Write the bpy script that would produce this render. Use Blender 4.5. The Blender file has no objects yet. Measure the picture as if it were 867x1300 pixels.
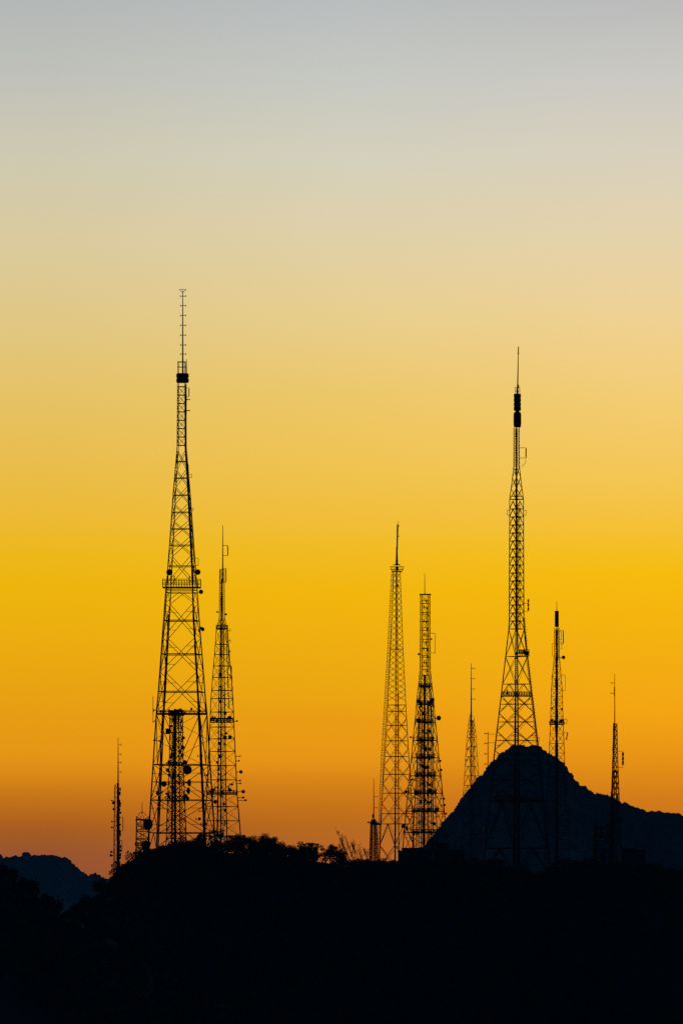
import bpy, math, random
import numpy as np
from mathutils import Vector, Matrix, noise

random.seed(7)
rng = np.random.default_rng(11)
SC = bpy.context.scene
COL = SC.collection
R = math.radians

# ------------------------------------------------------------------ camera
F = 9750.0        # focal length in photograph pixels (270 mm on a 36 mm tall frame)
OFF = 700.0       # metres from the camera to the near end of the hill's own depth scale
HZ = 1190.0       # photograph row of the true horizon
CX = 433.5        # photograph column of the optical axis
CZ = 60.0         # camera height above the valley floor
cam_d = bpy.data.cameras.new('camera')
cam_d.sensor_fit = 'VERTICAL'; cam_d.sensor_height = 36.0; cam_d.lens = 270.0
cam_d.shift_y = (HZ - 650.0) / 1300.0
cam_d.clip_start = 0.5; cam_d.clip_end = 60000
cam = bpy.data.objects.new('camera', cam_d); COL.objects.link(cam)
cam.location = (0, 0, CZ); cam.rotation_euler = (R(90), 0, 0)
SC.camera = cam

# ------------------------------------------------------------------ sky
def lin(rgb):
    c = [v / 255 for v in rgb]
    return [x / 12.92 if x <= 0.04045 else ((x + 0.055) / 1.055) ** 2.4 for x in c] + [1.0]
def sin_el(py):
    return math.sin(math.atan((HZ - py) / F))
HAZE = 4.0e-5     # density of the evening haze, per metre
SKY_AWAY = [(1190,(132,70,34)),(1085,(151,82,36)),(1070,(157,86,26)),(1050,(169,92,8)),(1030,(185,104,0)),(1010,(198,116,0)),(995,(209,127,0)),(980,(220,138,0)),(960,(228,148,0)),(915,(230,155,0)),(860,(233,164,0)),(800,(235,174,0)),(740,(237,180,0)),(700,(237,183,22)),(600,(234,188,70)),(500,(229,194,100)),(400,(224,199,133)),(300,(217,202,158)),(200,(206,201,176)),(100,(192,193,184)),(0,(179,183,183))]
SKY_MID = [(1190,(150,78,30)),(1085,(183,101,26)),(1065,(184,102,16)),(1045,(188,106,0)),(1025,(197,113,0)),(1000,(209,126,0)),(985,(218,134,0)),(970,(228,145,0)),(950,(232,151,0)),(910,(233,156,0)),(890,(235,163,0)),(840,(237,171,0)),(800,(239,176,0)),(750,(242,181,0)),(700,(241,186,28)),(600,(240,194,76)),(500,(236,199,104)),(400,(232,206,140)),(300,(224,208,168)),(200,(212,208,187)),(100,(198,200,193)),(0,(185,189,189))]
SKY_SUN = [(1190,(170,90,20)),(1085,(192,106,0)),(1030,(206,118,0)),(1015,(209,122,0)),(990,(219,134,0)),(960,(230,147,0)),(930,(238,157,0)),(900,(243,165,0)),(850,(243,171,0)),(800,(244,178,0)),(730,(245,187,0)),(700,(245,190,24)),(600,(244,198,84)),(500,(243,204,116)),(400,(239,209,147)),(300,(228,210,170)),(200,(217,208,188)),(100,(203,201,195)),(0,(186,187,186))]
SUN_AZ = 4.5      # degrees right of the view axis: the sun has just gone down there
SUN_EL = -2.0
world = bpy.data.worlds.new('World'); SC.world = world
world.use_nodes = True
nt = world.node_tree; nt.nodes.clear()
N = nt.nodes.new; L = nt.links.new
def math_node(op, a, b=None, clamp=False):
    n = N('ShaderNodeMath'); n.operation = op; n.use_clamp = clamp
    for i, v in enumerate((a, b)):
        if v is None: continue
        if isinstance(v, (int, float)): n.inputs[i].default_value = v
        else: L(v, n.inputs[i])
    return n.outputs[0]
def map_range(v, a, b, c, d, smooth=False):
    n = N('ShaderNodeMapRange'); n.clamp = True
    if smooth: n.interpolation_type = 'SMOOTHSTEP'
    L(v, n.inputs[0])
    for i, x in enumerate((a, b, c, d)): n.inputs[i + 1].default_value = x
    return n.outputs[0]
tc = N('ShaderNodeTexCoord'); sep = N('ShaderNodeSeparateXYZ'); L(tc.outputs['Generated'], sep.inputs[0])
ZMAX = 0.13
elev = math_node('DIVIDE', sep.outputs[2], ZMAX, True)
def ramp(stops):
    n = N('ShaderNodeValToRGB'); cr = n.color_ramp; cr.interpolation = 'EASE' if False else 'LINEAR'
    st = []
    for py, c in stops:                      # the haze in front of the sky dims it a little: the sky itself is that much brighter
        z = sin_el(py); g = math.exp(HAZE * min(11800, 170 / max(z, 1e-3)))
        st.append((z / ZMAX, [v * g for v in lin(c)[:3]] + [1]))
    st.sort(key=lambda q: q[0])
    cr.elements[0].position, cr.elements[0].color = st[0]
    cr.elements[1].position, cr.elements[1].color = st[-1]
    for p, c in st[1:-1]:
        e = cr.elements.new(p); e.color = c
    L(elev, n.inputs[0]); return n.outputs[0]
az = math_node('ARCTAN2', sep.outputs[0], sep.outputs[1])
daz = math_node('ABSOLUTE', math_node('SUBTRACT', az, R(SUN_AZ)))
def mix(f, a, b):
    n = N('ShaderNodeMix'); n.data_type = 'RGBA'; n.clamp_factor = True
    L(f, n.inputs[0]); L(a, n.inputs[6]); L(b, n.inputs[7]); return n.outputs[2]
glow = mix(map_range(daz, R(4.45), R(6.65), 0, 1), mix(map_range(daz, R(2.15), R(4.45), 0, 1), ramp(SKY_SUN), ramp(SKY_MID)), ramp(SKY_AWAY))
# the rest of the dome: the dusk sky away from the glow
nish = N('ShaderNodeTexSky'); nish.sky_type = 'NISHITA'; nish.sun_disc = False
nish.sun_elevation = R(SUN_EL); nish.sun_rotation = R(SUN_AZ); nish.altitude = 300; nish.air_density = 1.0; nish.dust_density = 1.5; nish.ozone_density = 3.0
dusk = N('ShaderNodeMix'); dusk.data_type = 'RGBA'; dusk.blend_type = 'MULTIPLY'; dusk.inputs[0].default_value = 1.0
L(nish.outputs[0], dusk.inputs[6]); dusk.inputs[7].default_value = (0.14, 0.31, 0.39, 1)
wide = map_range(daz, R(15), R(75), 1, 0, True)
high = math_node('MULTIPLY', map_range(sep.outputs[2], 0.14, 0.48, 1, 0, True), map_range(sep.outputs[2], -0.03, -0.006, 0, 1))
sky_col = mix(math_node('MULTIPLY', wide, high), dusk.outputs[2], glow)
bg = N('ShaderNodeBackground'); L(sky_col, bg.inputs[0]); bg.inputs[1].default_value = 1.0
wo = N('ShaderNodeOutputWorld'); L(bg.outputs[0], wo.inputs[0])

# ------------------------------------------------------------------ sun: last afterglow, low behind the towers
sun_d = bpy.data.lights.new('sun', 'SUN'); sun_d.energy = 0.03; sun_d.angle = R(12); sun_d.color = (1.0, 0.62, 0.3)
sun = bpy.data.objects.new('sun', sun_d); COL.objects.link(sun)
sun.rotation_euler = Vector((-math.sin(R(SUN_AZ)), -math.cos(R(SUN_AZ)), -0.01)).to_track_quat('-Z', 'Y').to_euler()

vs = SC.view_settings
vs.view_transform = 'Standard'; vs.look = 'None'; vs.exposure = 0.0; vs.gamma = 1.0; vs.use_curve_mapping = False
SC.render.engine = 'CYCLES'
SC.cycles.use_denoising = False
SC.cycles.max_bounces = 5; SC.cycles.volume_bounces = 0; SC.cycles.diffuse_bounces = 2; SC.cycles.transparent_max_bounces = 8

# ------------------------------------------------------------------ materials
def material(name, c1, c2, scale=2.0, rough=0.85, bump=0.2, spec=0.2, metallic=0.0):
    m = bpy.data.materials.new(name); m.use_nodes = True
    t = m.node_tree; b = t.nodes['Principled BSDF']
    tcn = t.nodes.new('ShaderNodeTexCoord')
    nz = t.nodes.new('ShaderNodeTexNoise'); nz.inputs['Scale'].default_value = scale; nz.inputs['Detail'].default_value = 6
    cr = t.nodes.new('ShaderNodeValToRGB'); cr.color_ramp.elements[0].position = 0.35; cr.color_ramp.elements[1].position = 0.65
    cr.color_ramp.elements[0].color = (*c1, 1); cr.color_ramp.elements[1].color = (*c2, 1)
    t.links.new(tcn.outputs['Object'], nz.inputs['Vector']); t.links.new(nz.outputs[0], cr.inputs[0]); t.links.new(cr.outputs[0], b.inputs['Base Color'])
    if bump:
        bp = t.nodes.new('ShaderNodeBump'); bp.inputs['Strength'].default_value = bump; bp.inputs['Distance'].default_value = 0.1
        t.links.new(nz.outputs[0], bp.inputs['Height']); t.links.new(bp.outputs[0], b.inputs['Normal'])
    b.inputs['Roughness'].default_value = rough; b.inputs['Specular IOR Level'].default_value = spec; b.inputs['Metallic'].default_value = metallic
    return m
M = {
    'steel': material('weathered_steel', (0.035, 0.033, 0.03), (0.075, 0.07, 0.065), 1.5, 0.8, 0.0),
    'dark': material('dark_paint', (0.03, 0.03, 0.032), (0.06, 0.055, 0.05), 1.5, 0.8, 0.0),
    'dish': material('dish_paint', (0.06, 0.06, 0.06), (0.11, 0.11, 0.105), 1.5, 0.7, 0.0),
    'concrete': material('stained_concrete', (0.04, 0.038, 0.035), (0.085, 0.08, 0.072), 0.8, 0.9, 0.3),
    'roof': material('roof_sheet', (0.03, 0.028, 0.026), (0.06, 0.056, 0.05), 1.2, 0.8, 0.2),
    'glass': material('dark_glass', (0.02, 0.02, 0.025), (0.03, 0.03, 0.035), 1.0, 0.25, 0.0, 0.5),
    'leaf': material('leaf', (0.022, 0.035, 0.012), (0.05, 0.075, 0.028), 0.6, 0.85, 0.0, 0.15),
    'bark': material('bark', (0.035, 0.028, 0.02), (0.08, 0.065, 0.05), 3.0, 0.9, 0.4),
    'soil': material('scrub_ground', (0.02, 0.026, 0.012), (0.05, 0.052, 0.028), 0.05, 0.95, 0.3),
    'wood': material('far_woodland', (0.02, 0.032, 0.014), (0.045, 0.06, 0.03), 0.02, 0.95, 0.2),
    'grey': material('pale_metal', (0.45, 0.45, 0.45), (0.6, 0.6, 0.58), 1.0, 0.6, 0.0),
}

# ------------------------------------------------------------------ mesh helpers
class MB:
    def __init__(self): self.v = []; self.f = []
    def add(self, vs_, fs_):
        o = len(self.v); self.v += [tuple(p) for p in vs_]; self.f += [tuple(i + o for i in f) for f in fs_]
    def box(self, c, size, mat=None):
        x, y, z = (s / 2 for s in size)
        pts = [Vector((sx * x, sy * y, sz * z)) for sz in (-1, 1) for sx, sy in ((-1, -1), (1, -1), (1, 1), (-1, 1))]
        if mat: pts = [mat @ p for p in pts]
        c = Vector(c)
        self.add([p + c for p in pts], [(3, 2, 1, 0), (4, 5, 6, 7), (0, 1, 5, 4), (1, 2, 6, 5), (2, 3, 7, 6), (3, 0, 4, 7)])
    def tube(self, path, radii, n=6, cap=True):
        path = [Vector(p) for p in path]
        if not isinstance(radii, (list, tuple)): radii = [radii] * len(path)
        rings = []; up = None
        for i, p in enumerate(path):
            d = (path[min(i + 1, len(path) - 1)] - path[max(i - 1, 0)]).normalized()
            ref = Vector((0, 1, 0)) if abs(d.y) < 0.9 else Vector((1, 0, 0))
            a = d.cross(ref).normalized(); b = d.cross(a).normalized()
            rings.append([p + (a * math.cos(2 * math.pi * (k + .5) / n) + b * math.sin(2 * math.pi * (k + .5) / n)) * radii[i] for k in range(n)])
        vs_ = [q for r in rings for q in r]; fs_ = []
        for i in range(len(path) - 1):
            for k in range(n):
                k2 = (k + 1) % n
                fs_.append((i * n + k, i * n + k2, (i + 1) * n + k2, (i + 1) * n + k))
        if cap:
            fs_.append(tuple(reversed(range(n)))); fs_.append(tuple((len(path) - 1) * n + k for k in range(n)))
        self.add(vs_, fs_)
    def bar(self, a, b, t):
        self.tube([a, b], t * 0.7071, 4)
    def lathe(self, prof, n=16, axis='z', c=(0, 0, 0)):
        vs_ = []; fs_ = []
        for r_, h in prof:
            for k in range(n):
                a = 2 * math.pi * k / n
                p = (r_ * math.cos(a), r_ * math.sin(a), h) if axis == 'z' else (r_ * math.cos(a), h, r_ * math.sin(a))
                vs_.append(Vector(p) + Vector(c))
        for i in range(len(prof) - 1):
            for k in range(n):
                k2 = (k + 1) % n; fs_.append((i * n + k, i * n + k2, (i + 1) * n + k2, (i + 1) * n + k))
        fs_.append(tuple(reversed(range(n)))); fs_.append(tuple((len(prof) - 1) * n + k for k in range(n)))
        self.add(vs_, fs_)
    def mesh(self, name, mat, smooth=False):
        me = bpy.data.meshes.new(name); me.from_pydata(self.v, [], self.f); me.update()
        me.materials.append(M[mat])
        if smooth: me.polygons.foreach_set('use_smooth', [True] * len(me.polygons))
        return me
def link(name, data, parent=None):
    o = bpy.data.objects.new(name, data); COL.objects.link(o)
    if parent is not None: o.parent = parent
    return o
def part(name, mb, mat, parent, smooth=False, kind=None, label=None):
    o = link(name, mb.mesh(name, mat, smooth), parent)
    if kind: o['kind'] = kind
    if label: o['label'] = label
    return o
def thing(name, label, cat, loc, group=None):
    o = link(name, None); o.location = loc; o['label'] = label; o['category'] = cat
    if group: o['group'] = group
    return o
def struct(name, me):
    o = link(name, me); o['kind'] = 'structure'; return o
def fast_mesh(name, verts, faces, mat):
    me = bpy.data.meshes.new(name)
    k = faces.shape[1]
    me.vertices.add(len(verts)); me.vertices.foreach_set('co', np.ascontiguousarray(verts, dtype=np.float32).ravel())
    me.loops.add(faces.size); me.loops.foreach_set('vertex_index', np.ascontiguousarray(faces, dtype=np.int32).ravel())
    me.polygons.add(len(faces)); me.polygons.foreach_set('loop_start', np.arange(0, faces.size, k, dtype=np.int32))
    me.update(calc_edges=True); me.materials.append(M[mat]); return me

# ------------------------------------------------------------------ terrain
RIDGE = [(-1400,1250),(-200,1165),(0,1192),(60,1186),(100,1170),(130,1150),(150,1131),(165,1115),(180,1102),(210,1088),(260,1082),(330,1084),(420,1097),(450,1103),(500,1105),
         (590,1105),(650,1113),(680,1121),(720,1107),(780,1108),(830,1114),(867,1124),(1000,1145),(1300,1190),(2200,1260)]
LEFT = [(-1500,1010),(-300,1055),(0,1112),(25,1127),(45,1140),(60,1152),(85,1163),(130,1182),(220,1240),(400,1330)]
def interp(prof, x):
    return float(np.interp(x, [p[0] for p in prof], [p[1] for p in prof]))
def hill_z(x, d):
    z1 = CZ + (HZ - interp(RIDGE, x * F / (700 + OFF) + CX)) * (700 + OFF) / F
    if d < 682: z1 -= 0.36 * (682 - d)
    if d > 790: z1 -= 0.28 * (d - 790)
    z2 = CZ + (HZ - interp(LEFT, x * F / (560 + OFF) + CX)) * (560 + OFF) / F - 0.33 * abs(d - 560)
    n = noise.noise(Vector((x * .03, d * .03, 0))) * 1.0 + noise.noise(Vector((x * .12, d * .12, 3))) * .25
    return max(max(z1, z2) + n * (0.15 if 684 < d < 788 else 1.0), -4.0)
xs = np.arange(-330, 331, 5.0); ds = np.concatenate([np.arange(380, 560, 8.0), np.arange(560, 800, 4.0), np.arange(800, 1110, 10.0)])
V = np.array([(x, d + OFF, hill_z(x, d)) for d in ds for x in xs]); nx = len(xs)
Fq = np.array([(j * nx + i, j * nx + i + 1, (j + 1) * nx + i + 1, (j + 1) * nx + i) for j in range(len(ds) - 1) for i in range(nx - 1)])
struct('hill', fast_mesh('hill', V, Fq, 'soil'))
# valley floor out to the horizon
gx = np.linspace(-9000, 9000, 37); gy = np.linspace(-2500, 11600, 29)
V = np.array([(x, y, 0.0) for y in gy for x in gx]); nx = len(gx)
Fq = np.array([(j * nx + i, j * nx + i + 1, (j + 1) * nx + i + 1, (j + 1) * nx + i) for j in range(len(gy) - 1) for i in range(nx - 1)])
struct('ground', fast_mesh('ground', V, Fq, 'soil'))

PEAK = [(-100,1186),(200,1160),(400,1128),(480,1108),(520,1090),(540,1080),(560,1054),(580,1030),(600,1004),(615,987),(632,967),(645,955),(660,951),(680,953),(695,960),
        (710,970),(720,983),(735,1002),(745,1007),(760,1012),(775,1017),(790,1025),(805,1031),(820,1032),(835,1035),(850,1035),(867,1041),
        (920,1052),(1000,1062),(1150,1072),(1300,1095),(1600,1140),(2100,1186)]
FARL = [(-1500,1150),(-900,1090),(-500,1070),(-200,1084),(-60,1092),(0,1091),(20,1093),(30,1090),(60,1091),(80,1094),(90,1100),(100,1111),(115,1117),(135,1122),(160,1128),(250,1148),(500,1165),(900,1185)]
def mountain(name, prof, d0, x0, x1, step, back, front):
    s = d0 / F
    xs = np.arange(x0, x1, step)
    ts = np.concatenate([np.linspace(-1, 0, 26), np.linspace(0, 1, 14)[1:]])
    Vv = []
    for t in ts:
        for px in xs:
            top = max(CZ + (HZ - interp(prof, px)) * s, 1.0)
            fall = 1 - abs(t) ** 0.85
            d = d0 + (t * front if t < 0 else t * back)
            x = (px - CX) * s
            rough = noise.noise(Vector((x * .012, d * .012, 1))) * 14 * min(1, abs(t) * 6) * fall
            Vv.append((x, d, top * fall + rough * 0.6 - 2.0))
    nx = len(xs)
    Fq = np.array([(j * nx + i, j * nx + i + 1, (j + 1) * nx + i + 1, (j + 1) * nx + i) for j in range(len(ts) - 1) for i in range(nx - 1)])
    Vv = np.array(Vv)
    struct(name, fast_mesh(name, Vv, Fq, 'wood'))
    return Vv.reshape(len(ts), nx, 3)
G1 = mountain('mountain', PEAK, 6000, -100, 2100, 6, 700, 520)
G2 = mountain('distant_hill', FARL, 10000, -1500, 900, 6, 900, 700)

def ico_blob(sub):
    import bmesh
    bm = bmesh.new(); bmesh.ops.create_icosphere(bm, subdivisions=sub, radius=1.0)
    v = np.array([p.co[:] for p in bm.verts]); f = np.array([[q.index for q in p.verts] for p in bm.faces]); bm.free()
    return v, f
BL = []
for k in range(6):
    v, f = ico_blob(3)
    w = v.copy()
    for i, p in enumerate(v):
        q = Vector(p)
        r_ = 1 + .32 * noise.noise(q * 2.2 + Vector((k * 9, 0, 0))) + .22 * noise.noise(q * 5.5 + Vector((0, k * 9, 0)))
        w[i] = p * r_
    BL.append((w, f))
def far_forest(name, G, d0, jlist, pxrange, n, r0, r1, label):
    s = d0 / F; vv = []; ff = []; off = 0
    nj, nx, _ = G.shape
    for k in range(n):
        j = random.choice(jlist)
        px = random.uniform(*pxrange)
        x = (px - CX) * s
        jf = j + random.random() if j < nj - 1 and j not in (25,) else j
        j0 = int(jf); tj = jf - j0; j1 = min(j0 + 1, nj - 1)
        X = G[j0, :, 0]
        z = np.interp(x, X, G[j0, :, 2]) * (1 - tj) + np.interp(x, X, G[j1, :, 2]) * tj
        d = G[j0, 0, 1] * (1 - tj) + G[j1, 0, 1] * tj
        r_ = random.uniform(r0, r1) * (1.0 if random.random() < .8 else 1.35)
        w, f = random.choice(BL)
        a = random.random() * 6.28; ca, sa = math.cos(a), math.sin(a)
        q = w @ np.array([[ca, sa, 0], [-sa, ca, 0], [0, 0, 1]]) * np.array([r_, r_, r_ * random.uniform(.75, 1.15)])
        vv.append(q + np.array([x, d, z + r_ * .35])); ff.append(f + off); off += len(w)
    o = link(name, fast_mesh(name, np.concatenate(vv), np.concatenate(ff), 'wood'))
    o['kind'] = 'stuff'; o['label'] = label; o['category'] = 'forest'
far_forest('mountain_forest', G1, 6000, [25] * 5 + [24, 23, 24, 22, 21, 20, 19], (470, 960), 1500, 1.6, 3.6, 'dark wooded cover on the steep cone shaped mountain at right')
far_forest('distant_forest', G2, 10000, [25] * 4 + [24, 23, 22, 21, 20], (-90, 230), 520, 2.6, 6.2, 'blue hazy woodland on the far hill at the left edge')

# ------------------------------------------------------------------ lattice towers
def unit_angle_bar():
    t = 0.42
    c = [(-.5, -.5), (.5, -.5), (.5, -.5 + t), (-.5 + t, -.5 + t), (-.5 + t, .5), (-.5, .5)]
    m = MB(); n = 6
    m.add([(x, y, z) for z in (0, 1) for x, y in c], [tuple(reversed(range(n))), tuple(range(n, 2 * n))] + [(k, (k + 1) % n, n + (k + 1) % n, n + k) for k in range(n)])
    return m.mesh('angle_bar', 'steel')
BARMESH = unit_angle_bar()
def dish_mesh():
    m = MB(); m.lathe([(.12, .62), (.2, .55), (.5, .42), (.98, .12), (1.0, -.18), (.96, -.22), (.7, -.30), (.35, -.35), (.02, -.37)], 20, 'y')
    return m.mesh('dish', 'dish', True)
DISH = dish_mesh()
def panel_mesh():
    m = MB(); b = .12
    m.lathe([(.30, -.5), (.46, -.48), (.5, -.44), (.5, .44), (.46, .48), (.30, .5)], 10, 'z')
    return m.mesh('panel', 'dish', False)
PANEL = panel_mesh()
def box_mesh():
    m = MB(); m.box((0, 0, 0), (1, 1, 1)); m.box((0, -.56, 0), (.8, .12, .8)); return m.mesh('unit', 'dark')
UNIT = box_mesh()

def zbasis(a, b):
    d = b - a
    return d.to_track_quat('Z', 'Y').to_matrix().to_4x4(), d.length

class Tower:
    def __init__(self, name, label, axis, d, profile=None, angle=45, nleg=4, cat='tower', group='broadcast towers on the ridge'):
        self.axis = axis; self.d = d; self.s = (d + OFF) / F
        x = (axis - CX) * self.s
        self.gz = hill_z(x, d) - 0.25
        self.root = thing(name, label, cat, (x, d + OFF, self.gz), group)
        self.profile = profile; self.angle = R(angle); self.nleg = nleg
        self.base_py = HZ - (self.gz - CZ) / self.s
        self.small = MB()
        if profile:
            c = max(abs(math.cos(self.angle + 2 * math.pi * k / nleg)) for k in range(nleg))
            self.rk = 1 / c
    def L(self, px, py, dy=0.0):
        return Vector(((px - self.axis) * self.s, dy * self.s, (self.base_py - py) * self.s))
    def hw(self, py): return float(np.interp(py, [p[0] for p in self.profile], [p[1] for p in self.profile]))
    def corner(self, k, py):
        r_ = self.hw(py) * self.rk; a = self.angle + 2 * math.pi * k / self.nleg
        return Vector((r_ * math.cos(a) * self.s, r_ * math.sin(a) * self.s, (self.base_py - py) * self.s))
    def bar(self, name, a, b, t):
        if (b - a).length / self.s < 9.0:
            self.small.bar(a, b, t * self.s * .85); return None
        o = link(name, BARMESH, self.root)
        q, ln = zbasis(a, b)
        o.matrix_basis = Matrix.Translation(a) @ q @ Matrix.Diagonal((t * self.s, t * self.s, ln, 1)); return o
    def legs(self, top, bot=None, t=(1.3, 2.2)):
        bot = bot if bot is not None else self.base_py + 1
        ys = sorted({top, bot} | {p[0] for p in self.profile if top < p[0] < bot})
        for k in range(self.nleg):
            m = MB(); pts = [self.corner(k, y) for y in ys]
            m.tube(pts, [self.s * .5 * float(np.interp(y, [top, bot], t)) for y in ys], 6)
            foot = pts[-1]; m.box((foot.x, foot.y, max(foot.z, .15)), (4 * self.s, 4 * self.s, .5))
            part('leg', m, 'steel', self.root)
    def ring(self, py, t=.9):
        for k in range(self.nleg):
            self.bar('beam', self.corner(k, py), self.corner((k + 1) % self.nleg, py), t)
    def panels(self, levels, pattern='X', girt='end', t=.75, tg=.85, faces=None):
        t0 = t
        for i in range(len(levels) - 1):
            y0, y1 = levels[i], levels[i + 1]
            for k in (faces if faces is not None else range(self.nleg)):
                a0, b0 = self.corner(k, y0), self.corner((k + 1) % self.nleg, y0)
                a1, b1 = self.corner(k, y1), self.corner((k + 1) % self.nleg, y1)
                t = t0 * (.5 if self.angle > R(73) and (a0 + b0).y > 0 else 1)      # lighter bars on the far faces
                if pattern == 'X':
                    self.bar('brace', a0, b1, t); self.bar('brace', b0, a1, t)
                elif pattern == 'V':       # inverted V: feet on the legs below, apex mid-beam
                    m = (a0 + b0) / 2; self.bar('brace', a1, m, t); self.bar('brace', b1, m, t)
                elif pattern == 'A':       # apex on the lower beam
                    m = (a1 + b1) / 2; self.bar('brace', a0, m, t); self.bar('brace', b0, m, t)
                elif pattern == 'Z':
                    if i % 2: self.bar('brace', a0, b1, t)
                    else: self.bar('brace', b0, a1, t)
            if girt == 'end': self.ring(y1, tg)
            elif girt == 'mid': self.ring((y0 + y1) / 2, tg)
    def sub_braces(self, levels, t=.5):
        # short secondary members that tie each X to the legs
        for i in range(len(levels) - 1):
            y0, y1 = levels[i], levels[i + 1]
            for k in range(self.nleg):
                k2 = (k + 1) % self.nleg
                a0, b0, a1, b1 = self.corner(k, y0), self.corner(k2, y0), self.corner(k, y1), self.corner(k2, y1)
                for f in (.25, .75):
                    ym = y0 + (y1 - y0) * f
                    la, lb = self.corner(k, ym), self.corner(k2, ym)
                    p = a0.lerp(b1, f) ; q = b0.lerp(a1, f)
                    near_a, near_b = (p, q) if f < .5 else (q, p)
                    self.bar('tie', la, near_a, t); self.bar('tie', lb, near_b, t)
    def done(self):
        if self.small.v: part('small_bracing', self.small, 'steel', self.root, kind='stuff')
    def mast(self, px, y0, y1, w0, w1=None, name='mast', dy=0, n=8, px1=None):
        w1 = w1 or w0; m = MB(); px1 = px if px1 is None else px1
        m.tube([self.L(px, y0, dy), self.L((px + px1) / 2, (y0 + y1) / 2, dy), self.L(px1, y1, dy)], [w0 * self.s / 2, (w0 + w1) * self.s / 4, w1 * self.s / 2], n)
        return part(name, m, 'steel', self.root)
    def dipoles(self, mast, px, ys, reach, h=1.6, t=.7):
        for y in ys:
            m = MB(); a = self.L(px, y); b = self.L(px + reach, y)
            m.bar(a, b, t * self.s); e = self.L(px + reach * .9, y)
            m.bar(e + Vector((0, 0, h * self.s)), e - Vector((0, 0, h * self.s)), t * self.s)
            part('dipole', m, 'dark', mast)
    def drum(self, px, y0, y1, r_, rings=2, name='cylinder_antenna'):
        m = MB(); prof = []
        h = (y1 - y0) / rings
        for i in range(rings):
            b = y1 - i * h
            prof += [(r_ * .86, b), (r_, b - h * .18), (r_, b - h * .82), (r_ * .86, b - h)]
        m.lathe([(a * self.s, (self.base_py - b) * self.s) for a, b in prof], 18, 'z', ((px - self.axis) * self.s, 0, 0))
        return part(name, m, 'dark', self.root, True)
    def dish(self, px, py, r_, yaw=0, dy=None, to=None):
        hw = self.hw(py) if self.profile else 4
        side = abs(px - self.axis) > hw - 2
        if dy is None: dy = -1.5 if side else -hw * .6
        c = self.L(px, py, dy)
        o = link('dish_antenna', DISH, self.root)
        o.matrix_basis = Matrix.Translation(c) @ Matrix.Rotation(R(yaw), 4, 'Z') @ Matrix.Diagonal((r_ * self.s, r_ * self.s * 1.15, r_ * self.s, 1))
        tx = to if to is not None else self.axis + max(-hw, min(hw, (px - self.axis) * .8))
        m = MB(); m.bar(c, self.L(tx, py + .4, dy + r_ * .9 + 1.5), .8 * self.s); m.bar(self.L(tx, py - r_, dy + r_ * .9 + 1.5), self.L(tx, py + r_ * 1.2, dy + r_ * .9 + 1.5), .8 * self.s)
        part('mount_arm', m, 'steel', o).matrix_parent_inverse = o.matrix_basis.inverted()
        return o
    def panel(self, px, y0, y1, w=1.6, dy=-1.0, to=None, arms=2, arm_t=.6, tilt=0, name='panel_antenna'):
        c = self.L(px, (y0 + y1) / 2, dy)
        o = link(name, PANEL, self.root)
        o.matrix_basis = Matrix.Translation(c) @ Matrix.Rotation(R(tilt), 4, 'Y') @ Matrix.Diagonal((w * self.s, w * self.s, (y1 - y0) * self.s, 1))
        if to is not None:
            m = MB()
            for i in range(arms):
                y = y0 + (y1 - y0) * (i + .5) / arms if arms != 2 else (y0 - .5, y1 + .5)[i]
                m.bar(self.L(px, y, dy), self.L(to, y, 0), arm_t * self.s)
            m.bar(self.L(px, y0 - .5, dy), self.L(px, y1 + .5, dy), arm_t * self.s)
            part('mount_arm', m, 'steel', o).matrix_parent_inverse = o.matrix_basis.inverted()
        return o
    def unit(self, px, py, w, h, dy=-2, name='radio_unit'):
        o = link(name, UNIT, self.root)
        o.matrix_basis = Matrix.Translation(self.L(px, py, dy)) @ Matrix.Diagonal((w * self.s, w * self.s, h * self.s, 1)); return o
    def loop(self, x0, x1, y0, y1, t=.6, dy=0, name='loop_antenna'):
        m = MB(); m.bar(self.L(x0, y0, dy), self.L(x1, y0, dy), t * self.s); m.bar(self.L(x1, y0, dy), self.L(x1, y1, dy), t * self.s); m.bar(self.L(x1, y1, dy), self.L(x0, y1, dy), t * self.s)
        return part(name, m, 'steel', self.root)
    def cable(self, px0, y0, px1, y1, w, dy=0, name='feeder_cable', n=5):
        m = MB()
        k = max(2, int(abs(y1 - y0) / 8))
        pts = [self.L(px0 + (px1 - px0) * i / k + random.uniform(-.15, .15), y0 + (y1 - y0) * i / k, dy) for i in range(k + 1)]
        m.tube(pts, [w * self.s / 2 * random.uniform(.75, 1.2) for _ in pts], n)
        return part(name, m, 'dark', self.root)
    def ladder(self, px0, y0, px1, y1, w=2.4, dy=0, step=2.6, t=.5, hoops=0, rail=.55):
        m = MB()
        for sgn in (-.5, .5): m.bar(self.L(px0 + sgn * w, y0, dy), self.L(px1 + sgn * w, y1, dy), rail * self.s)
        y = y0
        while y < y1:
            f = (y - y0) / (y1 - y0); x = px0 + (px1 - px0) * f
            m.bar(self.L(x - w / 2, y, dy), self.L(x + w / 2, y, dy), t * self.s); y += step
        o = part('ladder', m, 'steel', self.root)
        if hoops:
            c = MB(); y = y0
            while y < y1:
                f = (y - y0) / (y1 - y0); x = px0 + (px1 - px0) * f
                c.bar(self.L(x, y, dy), self.L(x + hoops, y, dy), t * self.s)
                y += step * 1.5
            part('cage_hoop', c, 'steel', o, kind='stuff')
        return o
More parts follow.
